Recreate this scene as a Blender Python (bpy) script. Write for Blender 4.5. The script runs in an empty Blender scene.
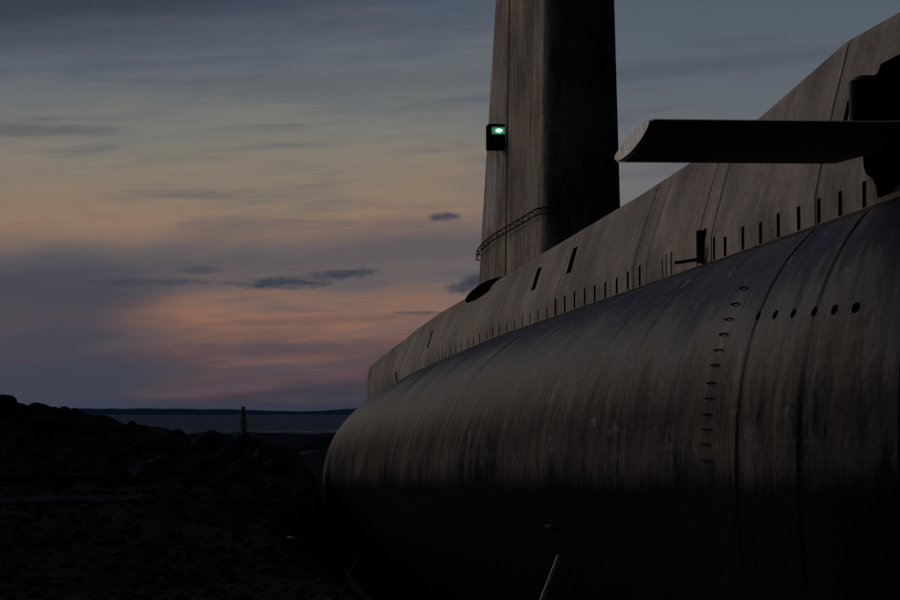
import bpy, bmesh, math, random
from mathutils import Vector, Matrix, noise as mnoise
random.seed(11)
sc = bpy.context.scene
col = sc.collection
R = math.radians

# ------------------------------------------------------------------ colour
def lin(r, g, b):
    f = lambda c: (c/255/12.92) if c/255 <= .04045 else ((c/255+.055)/1.055)**2.4
    return (f(r), f(g), f(b), 1)

# ------------------------------------------------------------------ camera
EYE = 7.0                       # eye height above the sea
LENS = 140.0
PITCH = R(1.85)
cam_d = bpy.data.cameras.new('camera'); cam = bpy.data.objects.new('camera', cam_d); col.objects.link(cam)
cam_d.lens = LENS; cam_d.sensor_width = 36; cam_d.clip_end = 80000; cam_d.clip_start = .5
cam.location = (0, 0, EYE); cam.rotation_euler = (R(90)+PITCH, 0, 0)
sc.camera = cam

# ------------------------------------------------------------------ the boat's own frame
# s = metres aft of the place abreast of the viewer, t = metres to port, h = metres above the hull axis
TILT = -.0204                   # the slip falls towards the sea
A = Vector((-.1079, .9942, TILT)).normalized()
T = A.cross(Vector((0, 0, 1))).normalized()
H = T.cross(A).normalized()
TC = 10.35                      # centreline
KEEL = 4.1
S0 = 70.0
ORIGIN = Vector((0, 0, EYE)) + A*S0 + T*TC - H*KEEL
def sl(s): return 1.0133*s-1.1  # stations re-measured along the keel
def L(s, t, h):                 # (s, t, h) -> the boat's local coordinates
    return Vector((t-TC, sl(s)-S0, h+KEEL))

def interp(tab, x):
    """monotone cubic through a table"""
    n = len(tab)
    if x <= tab[0][0]: return tab[0][1]
    if x >= tab[-1][0]: return tab[-1][1]
    for i in range(n-1):
        x0, y0 = tab[i]; x1, y1 = tab[i+1]
        if x <= x1: break
    def d(j): return (tab[j+1][1]-tab[j][1])/(tab[j+1][0]-tab[j][0])
    def m(j):
        if j == 0: return d(0)
        if j == n-1: return d(n-2)
        a, b = d(j-1), d(j)
        return 0 if a*b <= 0 else 2*a*b/(a+b)
    hh = x1-x0; u = (x-x0)/hh
    return ((2*u**3-3*u**2+1)*y0 + (u**3-2*u**2+u)*hh*m(i) + (-2*u**3+3*u**2)*y1 + (u**3-u**2)*hh*m(i+1))

# ------------------------------------------------------------------ helpers
def link_mesh(name, bm, mat, parent=None, smooth=False):
    me = bpy.data.meshes.new(name); bm.normal_update(); bm.to_mesh(me); bm.free()
    for m in (mat if isinstance(mat, (list, tuple)) else [mat]): me.materials.append(m)
    if smooth:
        for p in me.polygons: p.use_smooth = True
    o = bpy.data.objects.new(name, me); col.objects.link(o)
    if parent: o.parent = parent
    return o
def tag(o, label=None, cat=None, group=None, kind=None):
    if label: o['label'] = label
    if cat: o['category'] = cat
    if group: o['group'] = group
    if kind: o['kind'] = kind
    return o
def add_box(bm, c, size, rot=None, bevel=0):
    r = bmesh.ops.create_cube(bm, size=1)
    vs = r['verts']
    for v in vs:
        p = Vector((v.co.x*size[0], v.co.y*size[1], v.co.z*size[2]))
        if rot is not None: p = rot @ p
        v.co = p + Vector(c)
    if bevel:
        es = list({e for v in vs for e in v.link_edges})
        bmesh.ops.bevel(bm, geom=es, offset=bevel, segments=2, affect='EDGES', profile=.5)
def add_tube(bm, pts, r, n=8, cap=True, r1=None):
    pts = [Vector(p) for p in pts]; rings = []
    for i, p in enumerate(pts):
        d = (pts[min(i+1, len(pts)-1)]-pts[max(i-1, 0)]).normalized()
        ref = Vector((0, 0, 1)) if abs(d.z) < .9 else Vector((1, 0, 0))
        u = d.cross(ref).normalized(); w = d.cross(u)
        rr = r if r1 is None else r + (r1-r)*i/(len(pts)-1)
        rings.append([bm.verts.new(p + (u*math.cos(6.28318*k/n)+w*math.sin(6.28318*k/n))*rr) for k in range(n)])
    for a, b in zip(rings, rings[1:]):
        for k in range(n): bm.faces.new((a[k], a[(k+1) % n], b[(k+1) % n], b[k]))
    if cap: bm.faces.new(rings[0][::-1]); bm.faces.new(rings[-1])
def loft(bm, rings, uvs=None, closed=True):
    uvl = bm.loops.layers.uv.new('girth') if uvs else None
    vr = [[bm.verts.new(p) for p in ring] for ring in rings]
    n = len(rings[0])
    for i in range(len(vr)-1):
        for k in range(n if closed else n-1):
            k2 = (k+1) % n
            f = bm.faces.new((vr[i][k], vr[i+1][k], vr[i+1][k2], vr[i][k2]))
            if uvs:
                kk = k+1
                for lp, (ii, jj) in zip(f.loops, ((i, k), (i+1, k), (i+1, kk), (i, kk))): lp[uvl].uv = uvs[ii][jj]
    if closed:
        bm.faces.new(vr[0]); bm.faces.new(vr[-1][::-1])
    return vr
def girth_uv(rings, svals):
    out = []
    for ring, s in zip(rings, svals):
        acc = 0; row = [(s, 0)]
        for k in range(len(ring)):
            acc += (Vector(ring[(k+1) % len(ring)])-Vector(ring[k])).length
            row.append((s, acc))
        out.append(row)
    return out
def carve(o, cut_bm, cut_mat):
    """cut holes into a part; the walls of the holes take the cutter's material"""
    bmesh.ops.recalc_face_normals(cut_bm, faces=cut_bm.faces)
    c = link_mesh('cutter', cut_bm, cut_mat)
    c.parent = o.parent
    md = o.modifiers.new('holes', 'BOOLEAN'); md.operation = 'DIFFERENCE'; md.object = c; md.solver = 'EXACT'
    md.material_mode = 'TRANSFER'; md.use_self = True
    dg = bpy.context.evaluated_depsgraph_get(); dg.update()
    me = bpy.data.meshes.new_from_object(o.evaluated_get(dg))
    o.modifiers.clear(); old = o.data; o.data = me; me.name = o.name
    bpy.data.objects.remove(c); bpy.data.meshes.remove(old)
def shade_by_angle(o, ang=R(35)):
    me = o.data
    bm = bmesh.new(); bm.from_mesh(me)
    for f in bm.faces: f.smooth = True
    for e in bm.edges:
        if len(e.link_faces) != 2 or e.calc_face_angle(0) > ang: e.smooth = False
    bm.to_mesh(me); bm.free()

# ------------------------------------------------------------------ node helper
class NT:
    def __init__(s, tree): s.t = tree; s.n = tree.nodes; s.l = tree.links
    def put(s, sock, v):
        if v is None: return
        if isinstance(v, bpy.types.NodeSocket): s.l.new(v, sock)
        else: sock.default_value = v
    def m(s, op, a, b=None, c=None, clamp=False):
        n = s.n.new('ShaderNodeMath'); n.operation = op; n.use_clamp = clamp
        s.put(n.inputs[0], a); s.put(n.inputs[1], b); s.put(n.inputs[2], c); return n.outputs[0]
    def add(s, a, b): return s.m('ADD', a, b)
    def sub(s, a, b): return s.m('SUBTRACT', a, b)
    def mul(s, a, b): return s.m('MULTIPLY', a, b)
    def sstep(s, x, lo, hi, a=0., b=1.):
        n = s.n.new('ShaderNodeMapRange'); n.interpolation_type = 'SMOOTHSTEP'
        s.put(n.inputs[0], x)
        if lo > hi: lo, hi, a, b = hi, lo, b, a
        for i, v in zip((1, 2, 3, 4), (lo, hi, a, b)): n.inputs[i].default_value = v
        return n.outputs[0]
    def xyz(s, x=0., y=0., z=0.):
        n = s.n.new('ShaderNodeCombineXYZ')
        for i, v in enumerate((x, y, z)): s.put(n.inputs[i], v)
        return n.outputs[0]
    def sep(s, v):
        n = s.n.new('ShaderNodeSeparateXYZ'); s.l.new(v, n.inputs[0]); return n.outputs
    def noise(s, vec, scale=1., detail=4., rough=.5, dist=0.):
        n = s.n.new('ShaderNodeTexNoise'); s.put(n.inputs['Vector'], vec)
        n.inputs['Scale'].default_value = scale; n.inputs['Detail'].default_value = detail
        n.inputs['Roughness'].default_value = rough; n.inputs['Distortion'].default_value = dist
        return n.outputs[0]
    def mix(s, f, a, b, mode='MIX'):
        n = s.n.new('ShaderNodeMix'); n.data_type = 'RGBA'; n.blend_type = mode
        s.put(n.inputs[0], f); s.put(n.inputs[6], a); s.put(n.inputs[7], b); return n.outputs[2]
    def ramp(s, x, pts, interp='LINEAR'):
        n = s.n.new('ShaderNodeValToRGB'); s.put(n.inputs[0], x); cr = n.color_ramp; cr.interpolation = interp
        while len(cr.elements) > 1: cr.elements.remove(cr.elements[-1])
        cr.elements[0].position = pts[0][0]; cr.elements[0].color = pts[0][1]
        for p, c in pts[1:]:
            e = cr.elements.new(p); e.color = c
        return n.outputs[0]

# ------------------------------------------------------------------ sky
SUN_AZ, SUN_EL = -31.0, 16.0
world = bpy.data.worlds.new('World'); sc.world = world; world.use_nodes = True
w = NT(world.node_tree); w.n.clear()
tc = w.n.new('ShaderNodeTexCoord')
nrm = w.n.new('ShaderNodeVectorMath'); nrm.operation = 'NORMALIZE'; w.l.new(tc.outputs['Generated'], nrm.inputs[0])
dx, dy, dz = w.sep(nrm.outputs[0])
az = w.mul(w.m('ARCTAN2', dx, dy), 57.29578)         # degrees, 0 along the boat-side view, + to the right
el = w.mul(w.m('ARCSINE', dz), 57.29578)
DEG = 61.087                                          # photo units per degree
def azd(x): return (x-450)/DEG
def eld(y): return (413-y)/DEG
def band(scale_az, scale_el, seed, detail=4, rough=.55, tilt=0.):
    e2 = w.sub(el, w.mul(az, tilt)) if tilt else el
    return w.noise(w.xyz(w.mul(az, scale_az), w.mul(e2, scale_el), seed), 1., detail, rough, .3)
n1 = band(.18, .9, 3.1, 5, .55, .06)
n2 = band(.30, 2.6, 8.7, 5, .6, .06)
n3 = band(.9, 3.4, 17.3, 4, .6, .1)
e_w = w.add(w.sub(el, w.mul(az, .045)), w.add(w.mul(w.sub(n1, .5), 1.5), w.mul(w.sub(n2, .5), .6)))
SK = [(413, (50, 53, 66)), (398, (55, 55, 67)), (385, (66, 58, 68)), (372, (92, 69, 74)), (360, (82, 68, 76)), (349, (84, 71, 76)), (336, (130, 90, 78)),
      (322, (110, 87, 83)), (308, (147, 106, 86)), (296, (134, 103, 89)), (280, (104, 93, 93)), (262, (86, 84, 91)), (246, (102, 94, 95)),
      (230, (128, 107, 97)), (212, (141, 116, 99)), (190, (136, 119, 103)), (160, (129, 121, 109)), (120, (120, 119, 113)), (80, (100, 106, 111)),
      (40, (86, 96, 108)), (0, (72, 84, 102))]
top = 8.0
base = w.ramp(w.m('DIVIDE', e_w, top), [(max(0, eld(y)/top), lin(*c)) for y, c in SK])
high = w.ramp(w.m('DIVIDE', el, 90.), [(0, lin(86, 96, 110)), (.16, lin(72, 86, 104)), (.35, lin(48, 63, 92)), (1, lin(36, 52, 84))])
skyc = w.mix(w.sstep(el, 6.3, 11.), base, high)
# to the right the air is clearer and bluer
rightc = w.ramp(w.m('DIVIDE', w.add(el, w.mul(w.sub(n1, .5), .8)), top), [(0, lin(70, 74, 86)), (.28, lin(108, 104, 106)), (.45, lin(108, 108, 110)), (.7, lin(88, 97, 108)), (1, lin(72, 86, 102))])
skyc = w.mix(w.sstep(w.add(az, w.mul(w.sub(n1, .5), 2.)), -.6, 2.6), skyc, rightc)
# streaks of thin cloud
n4 = band(.5, 5.5, 31.7, 6, .65, .05)
skyc = w.mix(w.mul(w.mul(w.sstep(n4, .40, .75), .20), w.sstep(az, 2.6, -.6)), skyc, w.mix(.55, skyc, lin(150, 122, 104)))
skyc = w.mix(w.mul(w.mul(w.sstep(n4, .52, .30), .22), w.sstep(az, 2.6, -.6)), skyc, lin(84, 88, 98))
skyc = w.mix(w.mul(w.sstep(n2, .5, .72), .5), skyc, lin(76, 83, 95))
skyc = w.mix(w.mul(w.sstep(n3, .56, .78), .25), skyc, lin(80, 80, 90))
# heavy bank low on the left, long dark veil high on the left
bank = w.mul(w.sstep(w.add(az, w.mul(w.sub(n2, .5), 3.)), -3.6, -6.0), w.sstep(w.add(el, w.mul(w.sub(n1, .5), 1.2)), 2.75, 1.9))
skyc = w.mix(w.mul(bank, .88), skyc, lin(59, 66, 81))
veil = w.mul(w.sstep(w.add(w.sub(el, w.mul(az, .10)), w.mul(w.sub(n2, .5), .9)), 6.55, 7.25), w.sstep(az, .6, -1.5))
veil = w.mul(veil, w.sstep(el, 11., 8.))
skyc = w.mix(w.mul(veil, .9), skyc, lin(50, 58, 74))
def cloud(x, y, ww, hh, c, k, tilt=0., wob=.9, seed=0.):
    """one small cloud, long and flat, with a ragged edge"""
    a = w.sub(az, azd(x)); e = w.sub(w.sub(el, eld(y)), w.mul(a, tilt))
    nz = w.sub(w.noise(w.xyz(w.mul(az, 3.2), w.mul(el, 9.), seed+x*.013), 1., 6, .68), .5)
    q = w.add(w.m('POWER', w.mul(a, 2*DEG/ww), 2.), w.m('POWER', w.mul(e, 2*DEG/hh), 2.))
    return w.mul(w.sstep(w.add(q, w.mul(nz, wob*5)), 1.9, -.2), k), c
dk = lin(48, 59, 76)
for cl in (cloud(444, 217, 26, 9, dk, .9), cloud(283, 283, 96, 11, dk, .95, .03), cloud(342, 274, 70, 9, dk, .9, .05),
           cloud(200, 270, 52, 7, dk, .6), cloud(150, 283, 120, 8, dk, .55), cloud(470, 284, 46, 15, dk, .95, .25),
           cloud(425, 313, 60, 4, dk, .6), cloud(715, 66, 300, 17, lin(74, 83, 96), .7, .09, .35), cloud(330, 245, 380, 46, lin(90, 86, 92), .35, .06, .5),
           cloud(20, 132, 200, 12, lin(84, 88, 94), .7, 0., .5), cloud(330, 84, 420, 22, lin(92, 97, 101), .6, .03, .7),
           cloud(270, 351, 420, 18, lin(66, 65, 78), .6, .03, .5), cloud(330, 320, 240, 9, lin(96, 80, 82), .6, .04, .5), cloud(150, 40, 520, 30, lin(74, 82, 94), .5, .07, .8), cloud(420, 250, 150, 20, lin(92, 88, 92), .6, .05, .6)):
    skyc = w.mix(cl[0], skyc, cl[1])
# the afterglow lies ahead and to the left; behind the viewer night has come
glow = w.ramp(w.m('DIVIDE', w.m('ABSOLUTE', w.m('WRAP', w.add(az, 40.), 180., -180.)), 180.),
              [(0, (1.25, 1.2, 1.15, 1)), (.22, (1.08, 1.06, 1.05, 1)), (.40, (.5, .54, .6, 1)), (.60, (.07, .085, .115, 1)), (1, (.02, .026, .04, 1))])
fr = w.mul(w.sstep(az, -16., -9.), w.sstep(az, 16., 9.))
glow = w.mix(w.mul(fr, w.sstep(el, 14., 8.)), glow, (1, 1, 1, 1))
skyc = w.mix(1., skyc, glow, 'MULTIPLY')
bg = w.n.new('ShaderNodeBackground'); w.put(bg.inputs[0], skyc); bg.inputs[1].default_value = 1.0
nis = w.n.new('ShaderNodeTexSky'); nis.sky_type = 'NISHITA'; nis.sun_disc = False
nis.sun_elevation = R(-4.); nis.sun_rotation = R(SUN_AZ)
bgn = w.n.new('ShaderNodeBackground'); w.l.new(nis.outputs[0], bgn.inputs[0]); bgn.inputs[1].default_value = .05
ads = w.n.new('ShaderNodeAddShader'); w.l.new(bg.outputs[0], ads.inputs[0]); w.l.new(bgn.outputs[0], ads.inputs[1])
world.cycles.sampling_method = 'MANUAL'; world.cycles.sample_map_resolution = 256
wo = w.n.new('ShaderNodeOutputWorld'); w.l.new(ads.outputs[0], wo.inputs[0])

sun_d = bpy.data.lights.new('afterglow', 'SUN'); sun = bpy.data.objects.new('afterglow', sun_d); col.objects.link(sun)
sun_d.energy = 1.12; sun_d.angle = R(34); sun_d.color = (1., .89, .79)
dirv = Vector((math.sin(R(SUN_AZ))*math.cos(R(SUN_EL)), math.cos(R(SUN_AZ))*math.cos(R(SUN_EL)), math.sin(R(SUN_EL))))
sun.rotation_euler = dirv.to_track_quat('Z', 'Y').to_euler()
sc.view_settings.view_transform = 'Standard'; sc.view_settings.look = 'None'
sc.view_settings.exposure = 0; sc.view_settings.gamma = 1; sc.view_settings.use_curve_mapping = False

# ------------------------------------------------------------------ materials
def new_mat(name):
    m = bpy.data.materials.new(name); m.use_nodes = True
    nt = NT(m.node_tree); b = nt.n['Principled BSDF']; return m, nt, b
def plain(name, c, rough=.6, var=.25, scale=6., metal=0., spec=.5, bump=0.):
    m, n, b = new_mat(name)
    t = n.n.new('ShaderNodeTexCoord'); nz = n.noise(t.outputs['Object'], scale, 5, .6)
    a = tuple(x*(1-var) for x in c)+(1,); d = tuple(x*(1+var) for x in c)+(1,)
    n.put(b.inputs['Base Color'], n.ramp(nz, [(.25, a), (.75, d)]))
    b.inputs['Roughness'].default_value = rough; b.inputs['Metallic'].default_value = metal
    b.inputs['Specular IOR Level'].default_value = spec
    if bump:
        bp = n.n.new('ShaderNodeBump'); bp.inputs['Distance'].default_value = bump; n.put(bp.inputs['Height'], nz); n.put(b.inputs['Normal'], bp.outputs[0])
    return m
def steel(name, c_light, c_dark, seams, water=None, rough=.55, streak=1., patch=None, spec=0., seam_w=.05, crown=None):
    """weathered black plating: run-off streaks down the girth, blotches, weld seams, a bottom paint"""
    m, n, b = new_mat(name)
    uv = n.n.new('ShaderNodeUVMap'); uv.uv_map = 'girth'
    u, v, _ = n.sep(uv.outputs[0])
    ob = n.n.new('ShaderNodeTexCoord'); ox, oy, oz = n.sep(ob.outputs['Object'])
    wob = n.mul(n.sub(n.noise(n.xyz(n.mul(u, 1.5), n.mul(v, 1.2), 9.), 1., 3, .6), .5), .5)
    uw = n.add(u, wob)
    st1 = n.noise(n.xyz(n.mul(uw, 2.0), n.mul(v, .45), 1.3), 1., 8, .70, .4)
    st2 = n.noise(n.xyz(n.mul(uw, 5.5), n.mul(v, 1.1), 7.7), 1., 6, .68, .3)
    bl = n.noise(n.xyz(n.mul(u, .35), n.mul(v, .5), 4.1), 1., 5, .6)
    fine = n.noise(n.xyz(n.mul(u, 7.), n.mul(v, 9.), 2.1), 1., 6, .72)
    f = n.add(n.mul(n.sub(st1, .5), 2.2*streak), n.add(n.mul(n.sub(st2, .5), 2.0*streak), n.add(n.mul(n.sub(bl, .5), 2.1), n.mul(n.sub(fine, .5), 1.1))))
    f = n.add(f, .5)
    c = n.ramp(f, [(.05, c_dark+(1,)), (.5, tuple((x+y)/2 for x, y in zip(c_dark, c_light))+(1,)), (.95, c_light+(1,))])
    # long dark runs and scratches
    run = n.mul(n.sstep(st2, .56, .66), n.sstep(bl, .38, .58))
    c = n.mix(n.mul(run, .55*streak), c, tuple(x*.35 for x in c_dark)+(1,))
    # rust bloom
    rs = n.mul(n.sstep(n.noise(n.xyz(n.mul(u, 1.1), n.mul(v, .6), 12.), 1., 6, .65), .56, .74), .5)
    c = n.mix(rs, c, (c_light[0]*.8, c_light[1]*.68, c_light[2]*.6, 1))
    if patch:
        s0, s1, h0, h1 = patch
        pm = n.mul(n.mul(n.sstep(oy, sl(s0)-S0-.3, sl(s0)-S0+.3), n.sstep(oy, sl(s1)-S0+.3, sl(s1)-S0-.3)), n.mul(n.sstep(oz, h0+KEEL-.2, h0+KEEL+.2), n.sstep(oz, h1+KEEL+.2, h1+KEEL-.2)))
        pm = n.mul(pm, n.sstep(n.add(st2, n.mul(n.sub(fine, .5), .6)), .40, .58))
        c = n.mix(n.mul(pm, .75), c, (.48, .47, .49, 1))
    sm = None
    for q in seams:
        s, wd = (q, seam_w) if not isinstance(q, tuple) else q
        k = n.m('LESS_THAN', n.m('ABSOLUTE', n.sub(n.add(oy, n.mul(n.sub(fine, .5), .05)), sl(s)-S0)), wd)
        sm = k if sm is None else n.m('MAXIMUM', sm, k)
    ro = n.add(rough, n.mul(n.sub(f, .5), .30))
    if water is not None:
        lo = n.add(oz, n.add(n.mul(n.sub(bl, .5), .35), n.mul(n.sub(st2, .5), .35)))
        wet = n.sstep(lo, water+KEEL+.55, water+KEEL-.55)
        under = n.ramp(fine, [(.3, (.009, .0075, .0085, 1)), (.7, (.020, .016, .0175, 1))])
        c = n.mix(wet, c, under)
        # fall-off of light above the bottom paint, painted as a ragged dark fade
        shade_fade = n.sstep(n.add(lo, n.add(n.mul(n.sub(st1, .5), 1.0), n.mul(n.sub(fine, .5), .35))), water+KEEL+2.1, water+KEEL+.0)
        c = n.mix(n.mul(n.mul(shade_fade, n.sub(1., wet)), .9), c, (.022, .0185, .017, 1))
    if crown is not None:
        # dim blue sky reflection painted into the crown's colour, streaky lower down
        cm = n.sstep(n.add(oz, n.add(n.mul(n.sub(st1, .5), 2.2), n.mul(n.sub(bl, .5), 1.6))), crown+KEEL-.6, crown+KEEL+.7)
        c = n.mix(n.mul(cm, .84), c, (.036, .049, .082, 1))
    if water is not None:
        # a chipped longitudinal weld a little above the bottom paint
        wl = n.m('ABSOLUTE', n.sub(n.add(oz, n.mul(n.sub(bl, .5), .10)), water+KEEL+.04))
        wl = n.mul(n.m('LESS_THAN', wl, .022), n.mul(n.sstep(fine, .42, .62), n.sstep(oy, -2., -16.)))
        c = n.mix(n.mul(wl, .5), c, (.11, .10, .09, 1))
        # bare scuffs where the paint has flaked
        sc_ = n.mul(n.sstep(n.noise(n.xyz(n.mul(u, 1.7), n.mul(v, 2.6), 21.), 1., 5, .7), .60, .68), n.sub(1., wet))
        c = n.mix(n.mul(sc_, .5), c, (.30, .27, .24, 1))
    if sm is not None: c = n.mix(n.mul(sm, .9), c, tuple(x*.18 for x in c_dark)+(1,))
    n.put(b.inputs['Base Color'], c); n.put(b.inputs['Roughness'], ro)
    n.put(b.inputs['Specular IOR Level'], n.mul(n.mul(n.sub(1., shade_fade), n.sub(1., cm)), .007) if water is not None else spec)
    hgt = n.add(n.mul(bl, 1.6), n.add(n.mul(st1, .35), n.mul(fine, .12)))
    # plating sags a little between frames
    hgt = n.add(hgt, n.mul(n.m('SINE', n.mul(oy, 5.32)), .10))
    if sm is not None: hgt = n.sub(hgt, n.mul(sm, .6))
    bp = n.n.new('ShaderNodeBump'); bp.inputs['Strength'].default_value = .55; bp.inputs['Distance'].default_value = .035
    n.put(bp.inputs['Height'], hgt); n.put(b.inputs['Normal'], bp.outputs[0])
    return m
HOLE = plain('hole_black', (.006, .006, .007), 1., spec=0.)  # near-black colour supplies the shade inside recesses; also used on black parts
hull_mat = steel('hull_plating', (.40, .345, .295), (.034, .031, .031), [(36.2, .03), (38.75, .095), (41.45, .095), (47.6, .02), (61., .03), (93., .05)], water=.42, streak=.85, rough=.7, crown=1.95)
case_mat = steel('casing_plating', (.37, .315, .265), (.085, .073, .063), [36.2, (41.55, .06), (48.3, .05), (49.4, .045), (53.7, .03), (55., .06), 60.2, (63.9, .05), (72.3, .05), (83.2, .07), (88.6, .05), (94., .05), (99.2, .1), (104.6, .14)], rough=.7, streak=.5, spec=.002, seam_w=.03)
sail_mat = steel('sail_plating', (.40, .325, .265), (.070, .057, .048), [(73.3, .015), (76.4, .15), (80.2, .05)], rough=.7, streak=.75, spec=.001, patch=(78.7, 81.8, 5.9, 7.45))
plane_mat = plain('plane_paint', (.085, .055, .055), .7, .4, 5., bump=.01)
tip_mat = plain('plane_tip_bare', (.42, .38, .34), .75, .7, 9., bump=.02)
black_steel = plain('black_steel', (.012, .012, .013), .85, .3, 8., spec=0.)
grey_steel = plain('worn_steel', (.06, .056, .052), .5, .4, 20.)
zinc = plain('zinc', (.06, .055, .05), .8, .4, 15., spec=0.)

# ================================================================== SUBMARINE
sub = bpy.data.objects.new('submarine', None); col.objects.link(sub)
M = Matrix((T, A, H)).transposed()
sub.rotation_euler = M.to_euler(); sub.location = ORIGIN
tag(sub, 'large black weathered submarine hauled out on the shore, seen along its starboard side', 'submarine')

# ---- hull
A_T = [(30, .12), (31.5, .65), (34, 1.1), (36, 1.75), (38.3, 2.28), (41.5, 2.50), (43.5, 2.56), (48, 2.98), (53, 3.5), (60, 3.93), (66, 4.05), (82, 4.05), (88, 3.88), (95, 3.5), (107, 2.5), (114, 1.4), (120, .25)]
HB_T = [(36, 3.05), (70, 3.05), (78, 3.0), (86, 2.88), (99, 2.6), (103, 2.48), (110, 2.2)]       # where the casing meets the hull
P_T = [(36, 2.3), (44, 2.3), (58, 2.05), (120, 2.0)]
BL_T = [(30, 2.6), (34, 3.8), (38, 4.1), (98, 4.1), (108, 3.2), (116, 1.4), (120, .3)]
HC_T = [(36, .25), (50, .15), (70, .1), (120, .1)]
def a_of(s): return interp(A_T, s)
def hull_sec(s):
    a = a_of(s); p = interp(P_T, s); hc = interp(HC_T, s)
    if s < 36:
        q = interp([(30, .75), (33, .95), (36, 1.)], s); s2 = 36
        b = (interp(HB_T, 36)-hc)/(1-(1.34/a_of(36))**p)**(1/p)*q
    elif s > 107:
        b0 = (interp(HB_T, 107)-hc)/(1-(1.5/a_of(107))**p)**(1/p)
        b = b0*interp([(107, 1.), (113, .8), (120, .12)], s)
    else:
        b = (interp(HB_T, s)-hc)/(1-(1.5/a)**p)**(1/p)
    return a, b, interp(BL_T, s), p, hc
def hull_pt(s, th):                               # th from the crown (0) over starboard (90) to the keel (180)
    a, b, bl, p, hc = hull_sec(s)
    c_, s_ = math.cos(th), math.sin(th)
    off = a*math.copysign(abs(s_)**(2/p), s_)
    hh = (b if c_ > 0 else bl)*math.copysign(abs(c_)**(2/p), c_)
    return (s, TC-off, hc+hh)
def hull_at_h(s, h):                              # starboard point of the hull at a height
    a, b, bl, p, hc = hull_sec(s)
    bb = b if h > hc else bl
    q = min(1, abs(h-hc)/bb)
    return (s, TC-a*(1-q**p)**(1/p), h)
sv = [30, 30.1, 30.3, 30.6]+[31+.5*i for i in range(178)]+[119.7, 120]
NG = 96
rings = [[L(*hull_pt(s, 2*math.pi*k/NG)) for k in range(NG)] for s in sv]
bm = bmesh.new(); loft(bm, rings, girth_uv(rings, sv))
bmesh.ops.recalc_face_normals(bm, faces=bm.faces)
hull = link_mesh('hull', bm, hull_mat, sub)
holes = []
cut = bmesh.new()
for x, y in ((757, 317), (774, 316), (792, 314.5), (813, 313), (833, 311), (854.5, 309)):
    # solve s for a hole of this bearing at its height
    s = 40.
    for _ in range(30):
        p = hull_at_h(s, (485-y)/3500*s); s = .5*s+.5*3500*p[1]/(x-71)
    holes.append(hull_at_h(s, (485-y)/3500*s))
def hull_frame(p):
    q1 = hull_at_h(p[0], p[2]+.02); q0 = hull_at_h(p[0], p[2]-.02)
    up = (L(*q1)-L(*q0)).normalized(); f0 = hull_at_h(p[0]-.05, p[2]); f1 = hull_at_h(p[0]+.05, p[2])
    al = (L(*f1)-L(*f0)).normalized(); out = up.cross(al).normalized()
    if out.x > 0: out = -out
    return Vector(L(*p)), al, up, out
def oval(bm, c, al, up, out, ra, ru, d0, d1, n=20, capfront=True):
    a = [bm.verts.new(c+al*ra*math.cos(6.28318*k/n)+up*ru*math.sin(6.28318*k/n)+out*d0) for k in range(n)]
    b = [bm.verts.new(c+al*ra*math.cos(6.28318*k/n)+up*ru*math.sin(6.28318*k/n)+out*d1) for k in range(n)]
    for k in range(n): bm.faces.new((a[k], a[(k+1) % n], b[(k+1) % n], b[k]))
    if capfront: bm.faces.new(a[::-1])
    bm.faces.new(b)
for p in holes: oval(cut, *hull_frame(p), .115, .06, .1, -.3)
carve(hull, cut, HOLE)
shade_by_angle(hull)
for p in holes:
    bm = bmesh.new(); oval(bm, *hull_frame(p), .11, .056, -.02, -.29, capfront=False)
    link_mesh('flood_hole', bm, HOLE, hull)
# rungs welded up the side in one line
def hull_px(x, y, s=42.):                         # hull point seen on a given bearing
    hh = 0
    for _ in range(60):
        hh = (485-y)/3500*s; p = hull_at_h(s, hh); s = .5*s+.5*3500*p[1]/(x-71)
    return hull_at_h(s, (485-y)/3500*s)
s_r = hull_px(706, 430)[0]
for y in (290, 306, 321, 336, 352, 367, 385, 400, 416, 431, 446, 462, 524, 541, 555, 572, 586):
    h = (485-y)/3500*s_r
    c, al, up, out = hull_frame(hull_at_h(s_r, h))
    bm = bmesh.new()
    for k in (-1, 1): add_tube(bm, [c+al*.17*k-out*.02, c+al*.17*k+out*.04], .010, 6)
    add_tube(bm, [c-al*.17+out*.04, c+al*.17+out*.04], .010, 6)
    link_mesh('rung', bm, black_steel, hull)
for x, y in ((550, 527), (352, 537)):
    c, al, up, out = hull_frame(hull_px(x, y, 60.))
    rot = Matrix((al, up, out)).transposed()
    bm = bmesh.new(); add_box(bm, c+out*.04, (.42, .05, .05), rot, .012); link_mesh('anode', bm, zinc, hull)
# ---- casing
HT_T = [(31, 5.36), (42.0, 5.375), (47.2, 5.01), (57.2, 4.77), (64, 4.67), (75, 4.5), (88, 4.36), (94, 4.2), (99, 4.0), (103, 3.72), (105.3, 3.56), (105.9, 3.47), (108, 3.43)]
WB_T = [(31, 1.0), (34, 1.38), (38, 1.5), (98, 1.5), (104, 1.42), (107, 1.36)]
def lerp(tab, x):
    if x <= tab[0][0]: return tab[0][1]
    for (x0, y0), (x1, y1) in zip(tab, tab[1:]):
        if x <= x1: return y0+(y1-y0)*(x-x0)/(x1-x0)
    return tab[-1][1]
def case_side(s, h):
    """starboard half-width of the casing at a height"""
    hb = interp(HB_T, s); ht = lerp(HT_T, s); wb = interp(WB_T, s)
    u = max(0, (h-hb-.38)/(ht-hb-.38)); return wb - interp([(31, .46), (97, .46), (105, .06), (108, .04)], s)*(u*.8+.2*u*u)
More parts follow.
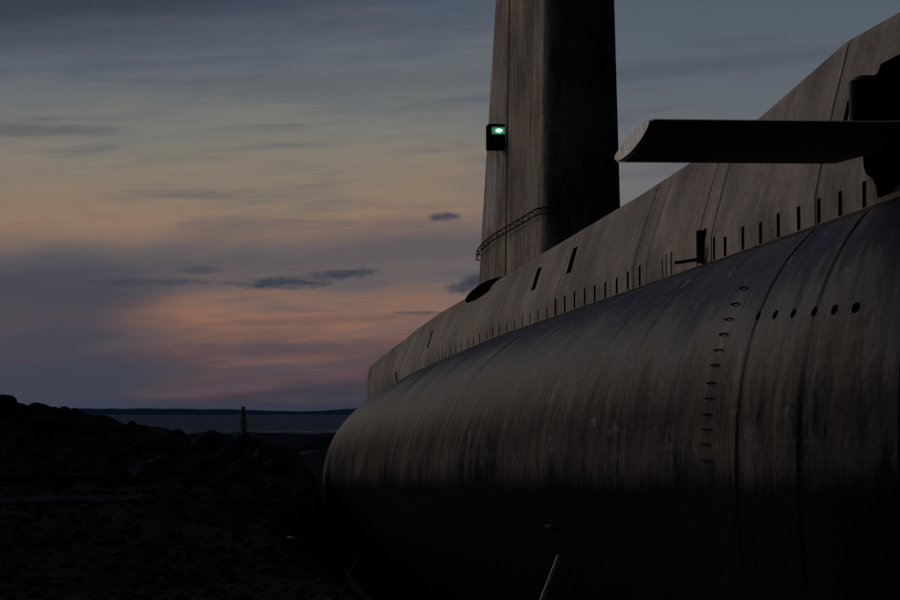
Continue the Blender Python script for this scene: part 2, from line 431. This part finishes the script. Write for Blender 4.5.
def case_sec(s):
    hb = interp(HB_T, s); ht = lerp(HT_T, s)
    pts = []
    for h in (hb-.7, hb-.2, hb+.15, hb+.38, hb+.42*(ht-hb), hb+.65*(ht-hb)): pts.append((case_side(s, h), h))
    r = interp([(31, .2), (99, .2), (105, .07)], s); h0 = ht-r; w0 = case_side(s, h0); pts.append((w0, h0))
    for k in range(1, 7):
        a = R(15*k); pts.append((w0-r+r*math.cos(a), h0+r*math.sin(a)))
    pts.append((.35, ht+.03))
    return [(-o, h) for o, h in pts] + [(o, h) for o, h in reversed(pts)]
sv = sorted(set([31+.5*i for i in range(151)]+[47.2, 57.2, 105.3, 105.9, 106.6, 106.9]))
rings = []
for i, s in enumerate(sv):
    sec = case_sec(s)
    k = 1.0 if s < 106.55 else .93
    rings.append([L(s, TC+o*k, h-(.0 if k == 1 else .05)) for o, h in sec])
uvs = girth_uv(rings, sv)
bm = bmesh.new(); loft(bm, rings, uvs); bmesh.ops.recalc_face_normals(bm, faces=bm.faces)
casing = link_mesh('casing', bm, case_mat, sub)
cut = bmesh.new(); liners = []
def slot(s, h0, h1, wd, lean=0., depth=.25):
    ps = []
    for hh, ds in ((h0, -wd/2), (h0, wd/2), (h1, wd/2), (h1, -wd/2)):
        ps.append((s+ds+lean*(hh-h0), case_side(s, hh), hh))
    def prism(bm, d0, d1, k, front=True):
        cs = sum(p[0] for p in ps)/4; ch = sum(p[2] for p in ps)/4
        f = [L(cs+(p[0]-cs)*k, TC-p[1]-d0, ch+(p[2]-ch)*k) for p in ps]; b = [L(cs+(p[0]-cs)*k, TC-p[1]+d1, ch+(p[2]-ch)*k) for p in ps]
        f = [bm.verts.new(v) for v in f]; b = [bm.verts.new(v) for v in b]
        for i in range(4): bm.faces.new((f[i], f[(i+1) % 4], b[(i+1) % 4], b[i]))
        if front: bm.faces.new(f[::-1])
        bm.faces.new(b)
    prism(cut, .15, depth, 1.)
    bm = bmesh.new(); prism(bm, -.02, depth-.01, .965, False); liners.append(bm)
for k in range(0, 41):
    s = 39.0+1.18*k
    if 47.9 < s < 53.4 or 39.2 < s < 39.6: continue
    hb = interp(HB_T, s)
    slot(s+random.uniform(-.05, .05), hb+.04, hb+(.33 if s < 64 else .24)+random.uniform(-.03, .03), .20 if s < 64 else .14)
for s, wd, hh in ((52.3, .09, .27), (51.95, .09, .33), (51.5, .12, .34), (48.95, .22, .50), (48.1, .16, .32)): slot(s, 3.09, 3.09+hh, wd)
slot(48.7, 3.08, 3.30, .10, -.55)
slot(40.68, 4.12, 4.50, .26)
for x, y, hp in ((539, 277, 26), (575, 258, 30), (432, 338, 20), (398, 378, 14)):   # tall openings high on the side
    s = 70.
    for _ in range(40):
        h = (485-y)/3500*s; s = .5*s+.5*3500*(TC-case_side(s, h))/(x-71)
    h = (485-y)/3500*s; dh = hp/3500*s
    slot(s, h-dh*.5, h+dh*.42, .62 if s < 80 else .4, .7)
# the well the bow plane folds into
poly = [(34.6, 3.14), (38.35, 3.14), (38.42, 3.27), (38.6, 3.38), (38.95, 3.47), (39.15, 3.57), (39.28, 3.70), (39.35, 3.85), (40.4, 4.15), (40.4, 4.57), (40.1, 4.66), (39.45, 4.66), (39.4, 4.76), (38.2, 4.76), (34.6, 4.70)]
f = [cut.verts.new(L(s, TC-2.2, h)) for s, h in poly]; b = [cut.verts.new(L(s, TC-.25, h)) for s, h in poly]
for i in range(len(poly)): j = (i+1) % len(poly); cut.faces.new((f[i], f[j], b[j], b[i]))
cut.faces.new(f[::-1]); cut.faces.new(b)
carve(casing, cut, HOLE)
shade_by_angle(casing)
for bm in liners: link_mesh('limber_slot', bm, HOLE, casing)
# bracket with a stub bar on the side
bm = bmesh.new(); s = 48.95; o = case_side(s, 3.35)
add_box(bm, L(s, TC-o-.03, 3.33), (.10, .16, .46), None, .012)
link_mesh('bracket', bm, HOLE, casing)
bm = bmesh.new(); add_tube(bm, [L(s, TC-o, 3.16), L(s, TC-o-.40, 3.10)], .024, 8); link_mesh('stub_bar', bm, black_steel, casing)
# weld bead / kick strip at the foot of the casing
bm = bmesh.new(); rr = []
for i in range(126):
    s = 37+i*.5; h = interp(HB_T, s); o = case_side(s, h)
    rr.append([L(s, TC-o+.03, h+.05), L(s, TC-o-.015, h+.02), L(s, TC-o-.025, h-.03), L(s, TC-o+.03, h-.06)])
loft(bm, rr); bmesh.ops.recalc_face_normals(bm, faces=bm.faces); link_mesh('foot_strip', bm, plain('foot_strip', (.06, .052, .045), .9, .6, 9., spec=0.), casing)
# oval black fairing on the shoulder beside the sail
bm = bmesh.new(); bmesh.ops.create_uvsphere(bm, u_segments=40, v_segments=20, radius=1)
for v in bm.verts:
    sx = 79.0+4.0*v.co.y; ht = lerp(HT_T, sx)
    v.co = L(sx, TC-.93+.26*v.co.x, ht-.14+.27*v.co.z*(1 if v.co.z > 0 else 1.1))
link_mesh('shoulder_fairing', bm, HOLE, sub, True)

# ---- sail
HTOP = 12.2; HFOOT = 4.3
def sail_half(s_rel):        # half width along the sail, 0 at nose corner .. 13.2 at the tail
    return interp([(0, .83), (6.3, .83), (9.3, .74), (12.2, .55), (13.3, .42)], s_rel)
def sail_ring(h):
    u = (h-4.6)/5.2
    k = 1-.11*u; sf = 70.35+.2*u; sa = 85.0-2.5*u
    half = []
    # front face, nearly flat, tight shoulder
    w0 = .83; bul = .28; rc = .34
    for i in range(9):
        o = (w0-rc)*i/8; half.append((sf-bul*(1-(o/w0)**2)+.0, o*k))
    for i in range(1, 7):
        a = R(15*i); half.append((sf+rc-rc*math.cos(a)+ -bul*(1-((w0-rc)/w0)**2)*(1-i/6), (w0-rc+rc*math.sin(a))*k))
    n = 26; ss = sf+rc
    for i in range(1, n+1):
        s = ss+(sa-ss)*i/n; half.append((s, sail_half((s-ss)/(sa-ss)*13.3)*k))
    wt = half[-1][1]
    for i in range(1, 6):
        a = R(90*i/6); half.append((sa+.35*math.sin(a), wt*math.cos(a)))
    st = [L(s, TC-o, h) for s, o in half]
    pt = [L(s, TC+o, h) for s, o in half[1:]]
    tail = L(sa+.35, TC, h)
    return st+[tail]+pt[::-1]
hs = [HFOOT+(HTOP-HFOOT)*i/24 for i in range(25)]
rings = [sail_ring(h) for h in hs]
uvs = []
for r_, h in zip(rings, hs):
    row = []
    for k in range(len(r_)+1):
        p = r_[k % len(r_)]; row.append((p.y+S0-p.x*.8, h))
    uvs.append(row)
# taper the top edge in a small round
top_r = [[Vector((p.x*.93, p.y*.985+.1, p.z+.08)) for p in rings[-1]]]
bm = bmesh.new(); loft(bm, rings+top_r, uvs+[uvs[-1]]); bmesh.ops.recalc_face_normals(bm, faces=bm.faces)
sail = link_mesh('sail', bm, sail_mat, sub)
shade_by_angle(sail, R(40))
# handrail: twin bars on stand-offs round the side and the tail
HR = 5.6
def sail_path(h, off, n0=3, n1=None):
    r_ = sail_ring(h); m = len(r_)
    tail_i = 8+1+6+26+6
    idx = list(range(n0, tail_i+5)); pts = []
    for i in idx:
        p0, p1 = r_[i-1], r_[i+1]; d = (p1-p0).normalized(); nn = Vector((d.y, -d.x, 0))*-1
        pts.append(r_[i]+nn*off)
    return pts
test = sail_path(HR, .1)
sgn = 1 if test[20].x < sail_ring(HR)[23].x else -1
bm = bmesh.new(); pA = sail_path(HR, .10*sgn, 10); pB = sail_path(HR-.13, .10*sgn, 10); pC = sail_path(HR, -.02*sgn, 10)
for pts in (pA, pB): add_tube(bm, pts, .014, 6)
link_mesh('handrail', bm, black_steel, sail)
for i in range(2, len(pA)-1, 2):
    bm = bmesh.new(); add_tube(bm, [pA[i], pB[i]], .010, 6); add_tube(bm, [pA[i], pC[i]], .010, 6)
    link_mesh('handrail_strut', bm, black_steel, sail)
# starboard sidelight: a dark box with an open lit niche
s_l, hl = 77.15, 7.70; o_s = .83*(1-.11*(hl-4.6)/5.2)
t_in, t_out = TC-o_s+.05, TC-o_s-.36
bm = bmesh.new()
def bx(bm, s0, s1, ta, tb, h0, h1):
    p0 = L(s0, ta, h0); p1 = L(s1, tb, h1); c = (p0+p1)/2; add_box(bm, c, (abs(p1.x-p0.x), abs(p1.y-p0.y), abs(p1.z-p0.z)), None, .008)
bx(bm, s_l-.25, s_l+.25, t_in, t_out, hl-.27, hl+.06)           # lower body
bx(bm, s_l-.25, s_l+.25, t_in, t_out, hl+.235, hl+.29)          # roof
bx(bm, s_l+.10, s_l+.25, t_in, t_out, hl+.061, hl+.234)         # back of the niche
bx(bm, s_l-.25, s_l+.099, t_out+.07, t_out, hl+.061, hl+.234)   # outer cheek
box = link_mesh('sidelight_box', bm, black_steel, sail)
def glow_mat(name, c, strength):
    m, n, b = new_mat(name); b.inputs['Base Color'].default_value = (.02, .2, .08, 1)
    b.inputs['Emission Color'].default_value = c; b.inputs['Emission Strength'].default_value = strength; return m
bm = bmesh.new(); bx(bm, s_l-.10, s_l+.097, t_in-.03, t_out+.075, hl+.066, hl+.23); link_mesh('lamp_lens', bm, glow_mat('green_lens', (.10, .55, .28, 1), .20), sail)
bm = bmesh.new(); bmesh.ops.create_uvsphere(bm, u_segments=16, v_segments=10, radius=1)
for v in bm.verts: v.co = L(s_l-.155+.05*v.co.y, TC-o_s-.115+.075*v.co.x, hl+.15+.033*v.co.z)
link_mesh('lamp_bulb', bm, glow_mat('green_bulb', (.45, 1., .70, 1), 4.5), sail, True)

# ---- bow plane (starboard), turned out
bm = bmesh.new()
def foil(t, le=(37.0, 3.84), te=(39.5, 3.66), th=.29):
    up, lo = [], []
    for i in range(13):
        u = (1-math.cos(math.pi*i/12))/2; s = le[0]+(te[0]-le[0])*u; h = le[1]+(te[1]-le[1])*u
        y = th*.5*(4*u*(1-u))**.55
        up.append((s, t, h+y*.55)); lo.append((s, t, h-y*.95))
    return [L(*p) for p in up]+[L(*p) for p in lo[-2:0:-1]]
ts = [6.12+.1*i for i in range(0, 24)]
rings = []
for t in ts: rings.append(foil(t))
rings.append(foil(8.55, te=(39.45, 3.66))); rings.append(foil(8.80, te=(38.75, 3.72))); rings.append(foil(9.6, te=(38.4, 3.75), th=.2))
vr = loft(bm, rings)
bmesh.ops.recalc_face_normals(bm, faces=bm.faces)
bm.faces.ensure_lookup_table()
plane = link_mesh('bow_plane', bm, plane_mat, sub); shade_by_angle(plane, R(40))
bm = bmesh.new(); r0 = foil(6.117, (37.03, 3.838), (39.45, 3.664), .28); r1 = foil(6.085, (37.06, 3.836), (39.42, 3.666), .255)
loft(bm, [r0, r1]); bmesh.ops.recalc_face_normals(bm, faces=bm.faces); link_mesh('tip_cap', bm, tip_mat, plane)
bm = bmesh.new(); add_tube(bm, [L(39.75, TC-1.28, 4.12), L(39.75, TC-1.28, 4.60)], .21, 20); add_tube(bm, [L(39.75, TC-1.28, 4.602), L(39.75, TC-1.28, 4.66)], .20, 20, r1=.12); link_mesh('plane_hinge', bm, plain('hinge_black', (.012, .012, .014), .9, spec=.1), sub)
bm = bmesh.new(); add_tube(bm, [L(38.0, TC-1.0, 3.15), L(38.0, TC-1.0, 4.7)], .22, 20); link_mesh('plane_post', bm, HOLE, sub)

# ================================================================== TERRAIN
def smooth(x, a, b):
    u = max(0, min(1, (x-a)/(b-a))); return u*u*(3-2*u)
AH = Vector((A.x, A.y, 0)).normalized(); TH = Vector((T.x, T.y, 0)).normalized()
BERM = [(-60, 8.2), (-20, 7.6), (-11.57, 7.27), (-10.0, 7.12), (-8.74, 6.86), (-7.46, 6.62), (-6.17, 6.48), (-5.4, 6.40), (-4.3, 6.22), (-3.6, 6.1), (-2.8, 5.9), (-1.6, 3.0), (3, 1.0)]
def ground_z(x, y):
    s = x*AH.x+y*AH.y; t = x*TH.x+y*TH.y
    floor = EYE-KEEL-.0206*s - .02
    if s > 118: floor = max(floor, .45)
    # bank on the viewer's side
    bank = 5.3 - .75*smooth(y, 3, 35) + .9*smooth(y, 45, 74)*smooth(x, 1, -6)
    nz = mnoise.noise(Vector((x*.35, y*.35, 1.7)))*.13 + mnoise.noise(Vector((x*1.3, y*1.3, 4.7)))*.06
    if 20 < y < 110:
        rk = smooth(y, 30, 72)*(1-.9*math.exp(-((y-66.5)/1.7)**2)*smooth(x, -3, -6))
        nz += rk*(.30*abs(mnoise.noise(Vector((x*1.1, y*.8, 14.7))))+.16*abs(mnoise.noise(Vector((x*2.7, y*1.8, 24.7))))-.12)
    # rock bank by the sea, its crest about 90 m off
    crest = interp(BERM, x)
    bump = math.exp(-((y-90)/7.5)**2)
    flats = .35+.25*mnoise.noise(Vector((x*.03, y*.02, 9.)))
    land = bank + (crest-bank)*bump if y < 90 else flats+(crest-flats)*bump
    k = smooth(t, 3.4+2.3*smooth(y, 62, 84), 6.8+.4*smooth(y, 62, 84))                      # 0 on the bank, 1 in the slip
    k2 = smooth(t, 18., 26.)                     # the far side of the slip
    side = 4.6 if y < 110 else 4.6-4.2*smooth(y, 110, 150)
    z = land*(1-k)+floor*k
    z = z*(1-k2)+side*k2
    z += nz*(1 if y < 200 else 2.)*(1 - .7*k*(1-k2))
    # tidal flats with rock ledges, then the sea
    if y > 130:
        g = smooth(y, 130, 190)
        fl = .35+.35*mnoise.noise(Vector((x*.05, y*.012, 3.)))
        led = smooth(y, 560, 760)*(1-smooth(y, 900, 1010))
        fl += led*max(0, 1.35+.75*mnoise.noise(Vector((x*.05, y*.01, 5.)))+.45*mnoise.noise(Vector((x*.16, y*.03, 8.))))
        # a tidal channel lies across the flats
        px = 450+x/y*3500; line = 458-(px-268)/6.2; yi = 413+(EYE-.1)/y*3500
        fl -= 1.5*math.exp(-((yi-line)/1.3)**2)*smooth(px, 262, 276)
        fl -= 2.5*smooth(y, 985, 1060)
        z = z*(1-g)+fl*g
    return z
azs = []
a_ = -180.
while a_ < 180:
    azs.append(a_); q = abs(a_+1)
    a_ += .09 if q < 10 else (.8 if q < 25 else 4.)
rs = [1.2*(1.0215**i) for i in range(322)]
bm = bmesh.new()
c0 = bm.verts.new((0, 0, ground_z(0, 0))); prev = None
for r in rs:
    ring = []
    for a in azs:
        x, y = r*math.sin(R(a)), r*math.cos(R(a))
        ring.append(bm.verts.new((x, y, ground_z(x, y))))
    n = len(ring)
    if prev is None:
        for k in range(n): bm.faces.new((c0, ring[(k+1) % n], ring[k]))
    else:
        for k in range(n): bm.faces.new((prev[k], prev[(k+1) % n], ring[(k+1) % n], ring[k]))
    prev = ring
bmesh.ops.recalc_face_normals(bm, faces=bm.faces)
gm, n, b = new_mat('shore_ground')
g = n.n.new('ShaderNodeNewGeometry'); px_, py_, pz_ = n.sep(g.outputs['Position'])
big = n.noise(g.outputs['Position'], .35, 5, .6); fine = n.noise(g.outputs['Position'], 5., 6, .65)
c = n.ramp(n.add(n.mul(big, .6), n.mul(fine, .4)), [(.3, (.009, .009, .013, 1)), (.5, (.017, .017, .023, 1)), (.7, (.030, .030, .038, 1))])
n.put(b.inputs['Base Color'], c); b.inputs['Roughness'].default_value = 1.; b.inputs['Specular IOR Level'].default_value = 0.
bp = n.n.new('ShaderNodeBump'); bp.inputs['Distance'].default_value = .08; n.put(bp.inputs['Height'], fine); n.put(b.inputs['Normal'], bp.outputs[0])
ground = link_mesh('ground', bm, gm, None, True); tag(ground, kind='structure')
if max(v.co.z for v in ground.data.vertices) < 0: raise RuntimeError
# sea
bm = bmesh.new(); prev = None
rs = [150*(1.03**i) for i in range(205)]
for r in rs:
    ring = [bm.verts.new((r*math.sin(R(a)), r*math.cos(R(a)), 0)) for a in range(-100, 101, 2)]
    if prev:
        for k in range(len(ring)-1): bm.faces.new((prev[k], prev[k+1], ring[k+1], ring[k]))
    prev = ring
sm_, n, b = new_mat('sea_water')
g = n.n.new('ShaderNodeNewGeometry'); x_, y_, z_ = n.sep(g.outputs['Position'])
wv = n.noise(n.xyz(n.mul(x_, .10), n.mul(y_, .035), 0.), 1., 6, .65); wv2 = n.noise(n.xyz(n.mul(x_, .02), n.mul(y_, .004), 5.), 1., 4, .6)
foam = n.mul(n.sstep(n.add(wv, n.mul(wv2, .6)), .80, .95), n.sstep(y_, 1750., 1150.))
n.put(b.inputs['Base Color'], n.mix(n.mul(foam, .8), n.mix(n.sstep(wv, .35, .65), (.034, .046, .070, 1), (.085, .110, .155, 1)), (.26, .30, .37, 1)))  # the sky's reflection on the water is put into the base colour
n.put(b.inputs['Roughness'], n.add(.22, n.mul(wv2, .12))); b.inputs['IOR'].default_value = 1.33; b.inputs['Specular IOR Level'].default_value = 0.
bp = n.n.new('ShaderNodeBump'); bp.inputs['Distance'].default_value = 1.6; bp.inputs['Strength'].default_value = 1.
n.put(bp.inputs['Height'], n.add(wv, n.mul(wv2, .5))); n.put(b.inputs['Normal'], bp.outputs[0])
sea = link_mesh('sea', bm, sm_, None, True); tag(sea, kind='structure')
for p in sea.data.polygons:
    if p.normal.z < 0: sea.data.flip_normals(); break
# far shore
FAR = 14000.
bm = bmesh.new(); prev = None
for i in range(260):
    a = -14+i*.1; px = 450+a*DEG
    hgt = interp([(-400, 34), (0, 30), (90, 26), (130, 26), (230, 23), (290, 15), (310, 15), (345, 24), (380, 30), (500, 34), (900, 26)], px)
    hgt += 2.2*mnoise.noise(Vector((a*3.1, 0, 0)))+1.*mnoise.noise(Vector((a*11., 0, 5)))
    d = FAR
    row = [bm.verts.new(((d+dd)*math.sin(R(a)), (d+dd)*math.cos(R(a)), zz)) for dd, zz in ((0, -3), (60, hgt*.45), (500, hgt*.8), (1100, hgt), (2600, -3))]
    if prev:
        for k in range(4): bm.faces.new((prev[k], row[k], row[k+1], prev[k+1]))
    prev = row
bmesh.ops.recalc_face_normals(bm, faces=bm.faces)
hills = link_mesh('hills', bm, plain('far_forest', (.010, .020, .032), .95, .3, .004, spec=0.), None, True); tag(hills, kind='structure')
# haze
HAZE = .000006
if HAZE:
    bm = bmesh.new(); add_box(bm, (0, 6500, 22), (30000, 30000, 62))
    hm = bpy.data.materials.new('haze'); hm.use_nodes = True; n = NT(hm.node_tree); n.n.clear()
    pv = n.n.new('ShaderNodeVolumePrincipled'); pv.inputs['Color'].default_value = (.08, .40, 1., 1); pv.inputs['Density'].default_value = HAZE
    ou = n.n.new('ShaderNodeOutputMaterial'); n.l.new(pv.outputs[0], ou.inputs['Volume'])
    hz = link_mesh('haze', bm, hm); tag(hz, kind='stuff')

# ================================================================== BOULDERS
rock_mat = plain('rock', (.032, .032, .039), .95, .45, 2.5, spec=0., bump=.04)
variants = []
for q in range(9):
    bm = bmesh.new(); bmesh.ops.create_icosphere(bm, subdivisions=3, radius=1)
    off = Vector((q*7.3, q*3.1, q*5.7)); sq = (random.uniform(.9, 1.3), random.uniform(.8, 1.1), random.uniform(.6, .85))
    for v in bm.verts:
        d = v.co.normalized()
        # a chipped block: push the sphere in along a few cutting planes
        rad = 1.0
        rnd = random.Random(q*91)
        for _ in range(11):
            nn = Vector((rnd.gauss(0, 1), rnd.gauss(0, 1), rnd.gauss(0, 1))).normalized(); dd = rnd.uniform(.58, .85)
            k = d.dot(nn)
            if k > .01: rad = min(rad, dd/k)
        rad += .07*mnoise.noise(d*2.3+off)+.03*mnoise.noise(d*6+off)
        v.co = Vector((d.x*rad*sq[0], d.y*rad*sq[1], d.z*rad*sq[2]))
    me = bpy.data.meshes.new('boulder'); bm.to_mesh(me); bm.free(); me.materials.append(rock_mat); variants.append(me)
GB = 'boulders of the rock bank'
def boulder(x, y, z, r, label):
    o = bpy.data.objects.new('boulder', random.choice(variants)); col.objects.link(o)
    o.location = (x, y, z); o.rotation_euler = (random.uniform(-.3, .3), random.uniform(-.3, .3), random.uniform(0, 6.28)); o.scale = (r, r*random.uniform(.85, 1.1), r*random.uniform(.8, 1.05))
    tag(o, label, 'boulder', GB); return o
def at(px, py, d): return ((px-450)/3500*d, d, EYE+(413-py)/3500*d)
SKY = [(6, 406, 86, .42, 'tall dark boulder topping the rock bank at the left edge'), (22, 409, 87, .34, 'dark boulder just right of the tallest one on the bank'),
       (40, 411, 88, .36, 'broad flat topped boulder on the crest of the dark rock bank'), (56, 413, 87, .30, 'second flat boulder of the broad pair on the crest'),
       (75, 416, 89, .36, 'rounded boulder standing alone where the far hills first show'), (92, 422, 88, .28, 'sloping boulder below the rounded one where the crest falls'),
       (110, 424, 89, .28, 'small knob of a boulder halfway down the falling crest'), (132, 427, 90, .32, 'low pointed boulder on the crest left of the small sapling'),
       (155, 432, 90, .30, 'long low boulder left of the small sapling'), (178, 435, 90, .27, 'flat boulder on the lower crest before the grey sea'), (203, 439, 91, .30, 'last big boulder left of the sapling'),
       (226, 442, 91, .30, 'boulder at the foot of the small sapling'), (262, 446, 91, .30, 'boulder just right of the small sapling')]
for px, py, d, r, lb in SKY: boulder(*at(px, py, d), r*.9, lb)
cnt = 0
while cnt < 210:
    y = random.uniform(74, 93); x = random.uniform(-17, -3.2)
    z = ground_z(x, y)
    if x*TH.x+y*TH.y > 5.2: continue
    r = random.uniform(.16, .42)
    top_px = 413-(z+r*.75-EYE)/y*3500; px = 450+x/y*3500
    lim = interp([(0, 399), (60, 404), (110, 414), (160, 424), (240, 433), (300, 440)], px)
    if top_px < lim+2: continue
    boulder(x, y, z+r*.12, r, 'dark rough boulder among the jumble on the slope of the rock bank'); cnt += 1
# loose stones over the foreshore
rnd = random.Random(5)
tb = bmesh.new(); bmesh.ops.create_icosphere(tb, subdivisions=1, radius=1); tb.verts.ensure_lookup_table()
tv = [v.co.copy() for v in tb.verts]; tf = [[v.index for v in f.verts] for f in tb.faces]; tb.free()
gv, gf = [], []
for i in range(6500):
    y = 26+48*rnd.random()**1.2; x = rnd.uniform(-.135*y-1, .055*y+1)
    r = .02+.10*rnd.random()**3; rot = Matrix.Rotation(rnd.uniform(0, 6.28), 3, 'Z'); z = ground_z(x, y)+r*.15
    kx, kz = rnd.uniform(.8, 1.5), rnd.uniform(.45, .8); o_ = len(gv)
    for v in tv:
        q = rot @ Vector((v.x*r*kx, v.y*r, v.z*r*kz)); j = r*.22
        gv.append((x+q.x+rnd.uniform(-j, j), y+q.y+rnd.uniform(-j, j), z+q.z+rnd.uniform(-j, j)))
    gf += [[k+o_ for k in f] for f in tf]
gme = bpy.data.meshes.new('gravel'); gme.from_pydata(gv, [], gf); gme.materials.append(plain('gravel_stone', (.022, .022, .028), .95, .6, 1.7, spec=0.))
go = bpy.data.objects.new('gravel', gme); col.objects.link(go); tag(go, kind='stuff')
# pale stones near the slip
stone_mat = plain('pale_stone', (.16, .17, .19), .8, .3, 4., bump=.02)
for px, py, d, r, lb in ((329, 592, 44, .16, 'pale flat stone at the bottom edge near the thin rod'), (288, 514, 62, .16, 'pale stone on the dark slope left of the hull')):
    x, y, z = at(px, py, d); o = bpy.data.objects.new('stone', variants[3].copy()); o.data.materials[0] = stone_mat; col.objects.link(o)
    o.location = (x, y, ground_z(x, y)+.02); o.scale = (r*1.3, r, r*.5); tag(o, lb, 'stone')
# ================================================================== SAPLING
sx, sy, _ = at(243.5, 432, 93)
sz = EYE+(413-434)/3500*93
sap = bpy.data.objects.new('sapling', None); col.objects.link(sap); sap.location = (sx, sy, sz)
tag(sap, 'small slender dark evergreen sapling standing on the rocky bank before the sea', 'sapling')
bark = plain('bark', (.03, .025, .02), .9); leaf = plain('needles', (.020, .028, .018), .9, .4, 30.)
bm = bmesh.new(); add_tube(bm, [(0, 0, -.25), (.005, 0, .3), (0, .005, .72)], .022, 7, r1=.004); link_mesh('trunk', bm, bark, sap)
bm = bmesh.new()
for i in range(2600):
    z = random.uniform(.02, .74); R0 = (.22*(1-z/.76)**1.3+.03)*(0.5+.7*abs(math.sin(z*17+.6)))
    a = random.uniform(0, 6.28); rr_ = R0*math.sqrt(random.random())
    p = Vector((rr_*math.cos(a), rr_*math.sin(a), z-rr_*.3)); d = Vector((math.cos(a), math.sin(a), random.uniform(-.5, .3)))*random.uniform(.04, .085)
    sd = Vector((-math.sin(a), math.cos(a), 0))*.010
    bm.faces.new([bm.verts.new(p-sd), bm.verts.new(p+sd), bm.verts.new(p+d)])
link_mesh('crown', bm, leaf, sap)
# ================================================================== PATH AND TIMBER BARRIER
def drape(name, pts, wd, mat, lift):
    bm = bmesh.new(); prev = None
    for i in range(len(pts)-1):
        for j in range(60):
            u = j/60; x = pts[i][0]*(1-u)+pts[i+1][0]*u; y = pts[i][1]*(1-u)+pts[i+1][1]*u
            w2 = wd*(.75+.9*mnoise.noise(Vector((x*.6, 3., 1.)))); yy = [y+w2*(k/6-.5) for k in range(7)]
            row = [bm.verts.new((x, q, ground_z(x, q)+lift)) for q in yy]
            if prev:
                for k in range(6): bm.faces.new((prev[k], row[k], row[k+1], prev[k+1]))
            prev = row
    bmesh.ops.recalc_face_normals(bm, faces=bm.faces)
    return link_mesh(name, bm, mat, None, True)
path = drape('path', [(-40, 66), (-9.0, 66.5), (-5.9, 67.5)], 2.0, plain('pale_gravel', (.026, .029, .038), .9, .3, 3., spec=0.), .05); tag(path, kind='structure')
bar = bpy.data.objects.new('timber_barrier', None); col.objects.link(bar); bar.location = (-9, 70, ground_z(-9, 70))
tag(bar, 'low weathered timber barrier lying below the rock bank at left', 'barrier')
wood = plain('old_timber', (.034, .024, .018), .95, .35, 6., spec=0., bump=.02)
for x0, x1 in ((-16.5, -7.9), (-7.86, -6.2)):
    bm = bmesh.new(); z0 = ground_z(x0, 70); z1 = ground_z(x1, 70.3)
    p0 = Vector((x0, 70, z0+.28))-bar.location; p1 = Vector((x1, 70.3, z1+.28))-bar.location
    add_tube(bm, [p0, (p0+p1)/2+Vector((0, 0, .02)), p1], .075, 8); link_mesh('rail', bm, wood, bar)
for x in (-14.6, -7.9):
    bm = bmesh.new(); z = ground_z(x, 70.2)
    add_box(bm, Vector((x, 70.2, z+.15))-bar.location, (.12, .12, .56), None, .01); link_mesh('post', bm, wood, bar)
# ================================================================== STAKES
stake_mat = plain('bleached_wood', (.42, .36, .29), .9, .2, 12., spec=0.); rod_mat = plain('dull_rod', (.09, .085, .08), .8, .2, 12., spec=0.)
def stake(name, p0, p1, d, r, mat, label, cat):
    a = Vector(at(*p0, d)); b_ = Vector(at(*p1, d+.1)); dr = (a-b_).normalized()
    g_ = a
    for _ in range(400):
        if g_.z < ground_z(g_.x, g_.y)-.15: break
        g_ = g_+dr*.02
    bm = bmesh.new(); add_tube(bm, [Vector((0, 0, 0)), (b_-g_)*.5, b_-g_], r, 8, r1=r*.85)
    o = link_mesh(name, bm, mat); o.location = g_; tag(o, label, cat)
stake('stake', (543, 600), (560, 556), 33, .040, stake_mat, 'pale wooden stake leaning to the right below the hull', 'stake')
stake('thin_rod', (341, 600), (357.5, 557), 38, .015, rod_mat, 'thin grey rod leaning to the right near the bottom edge', 'rod')
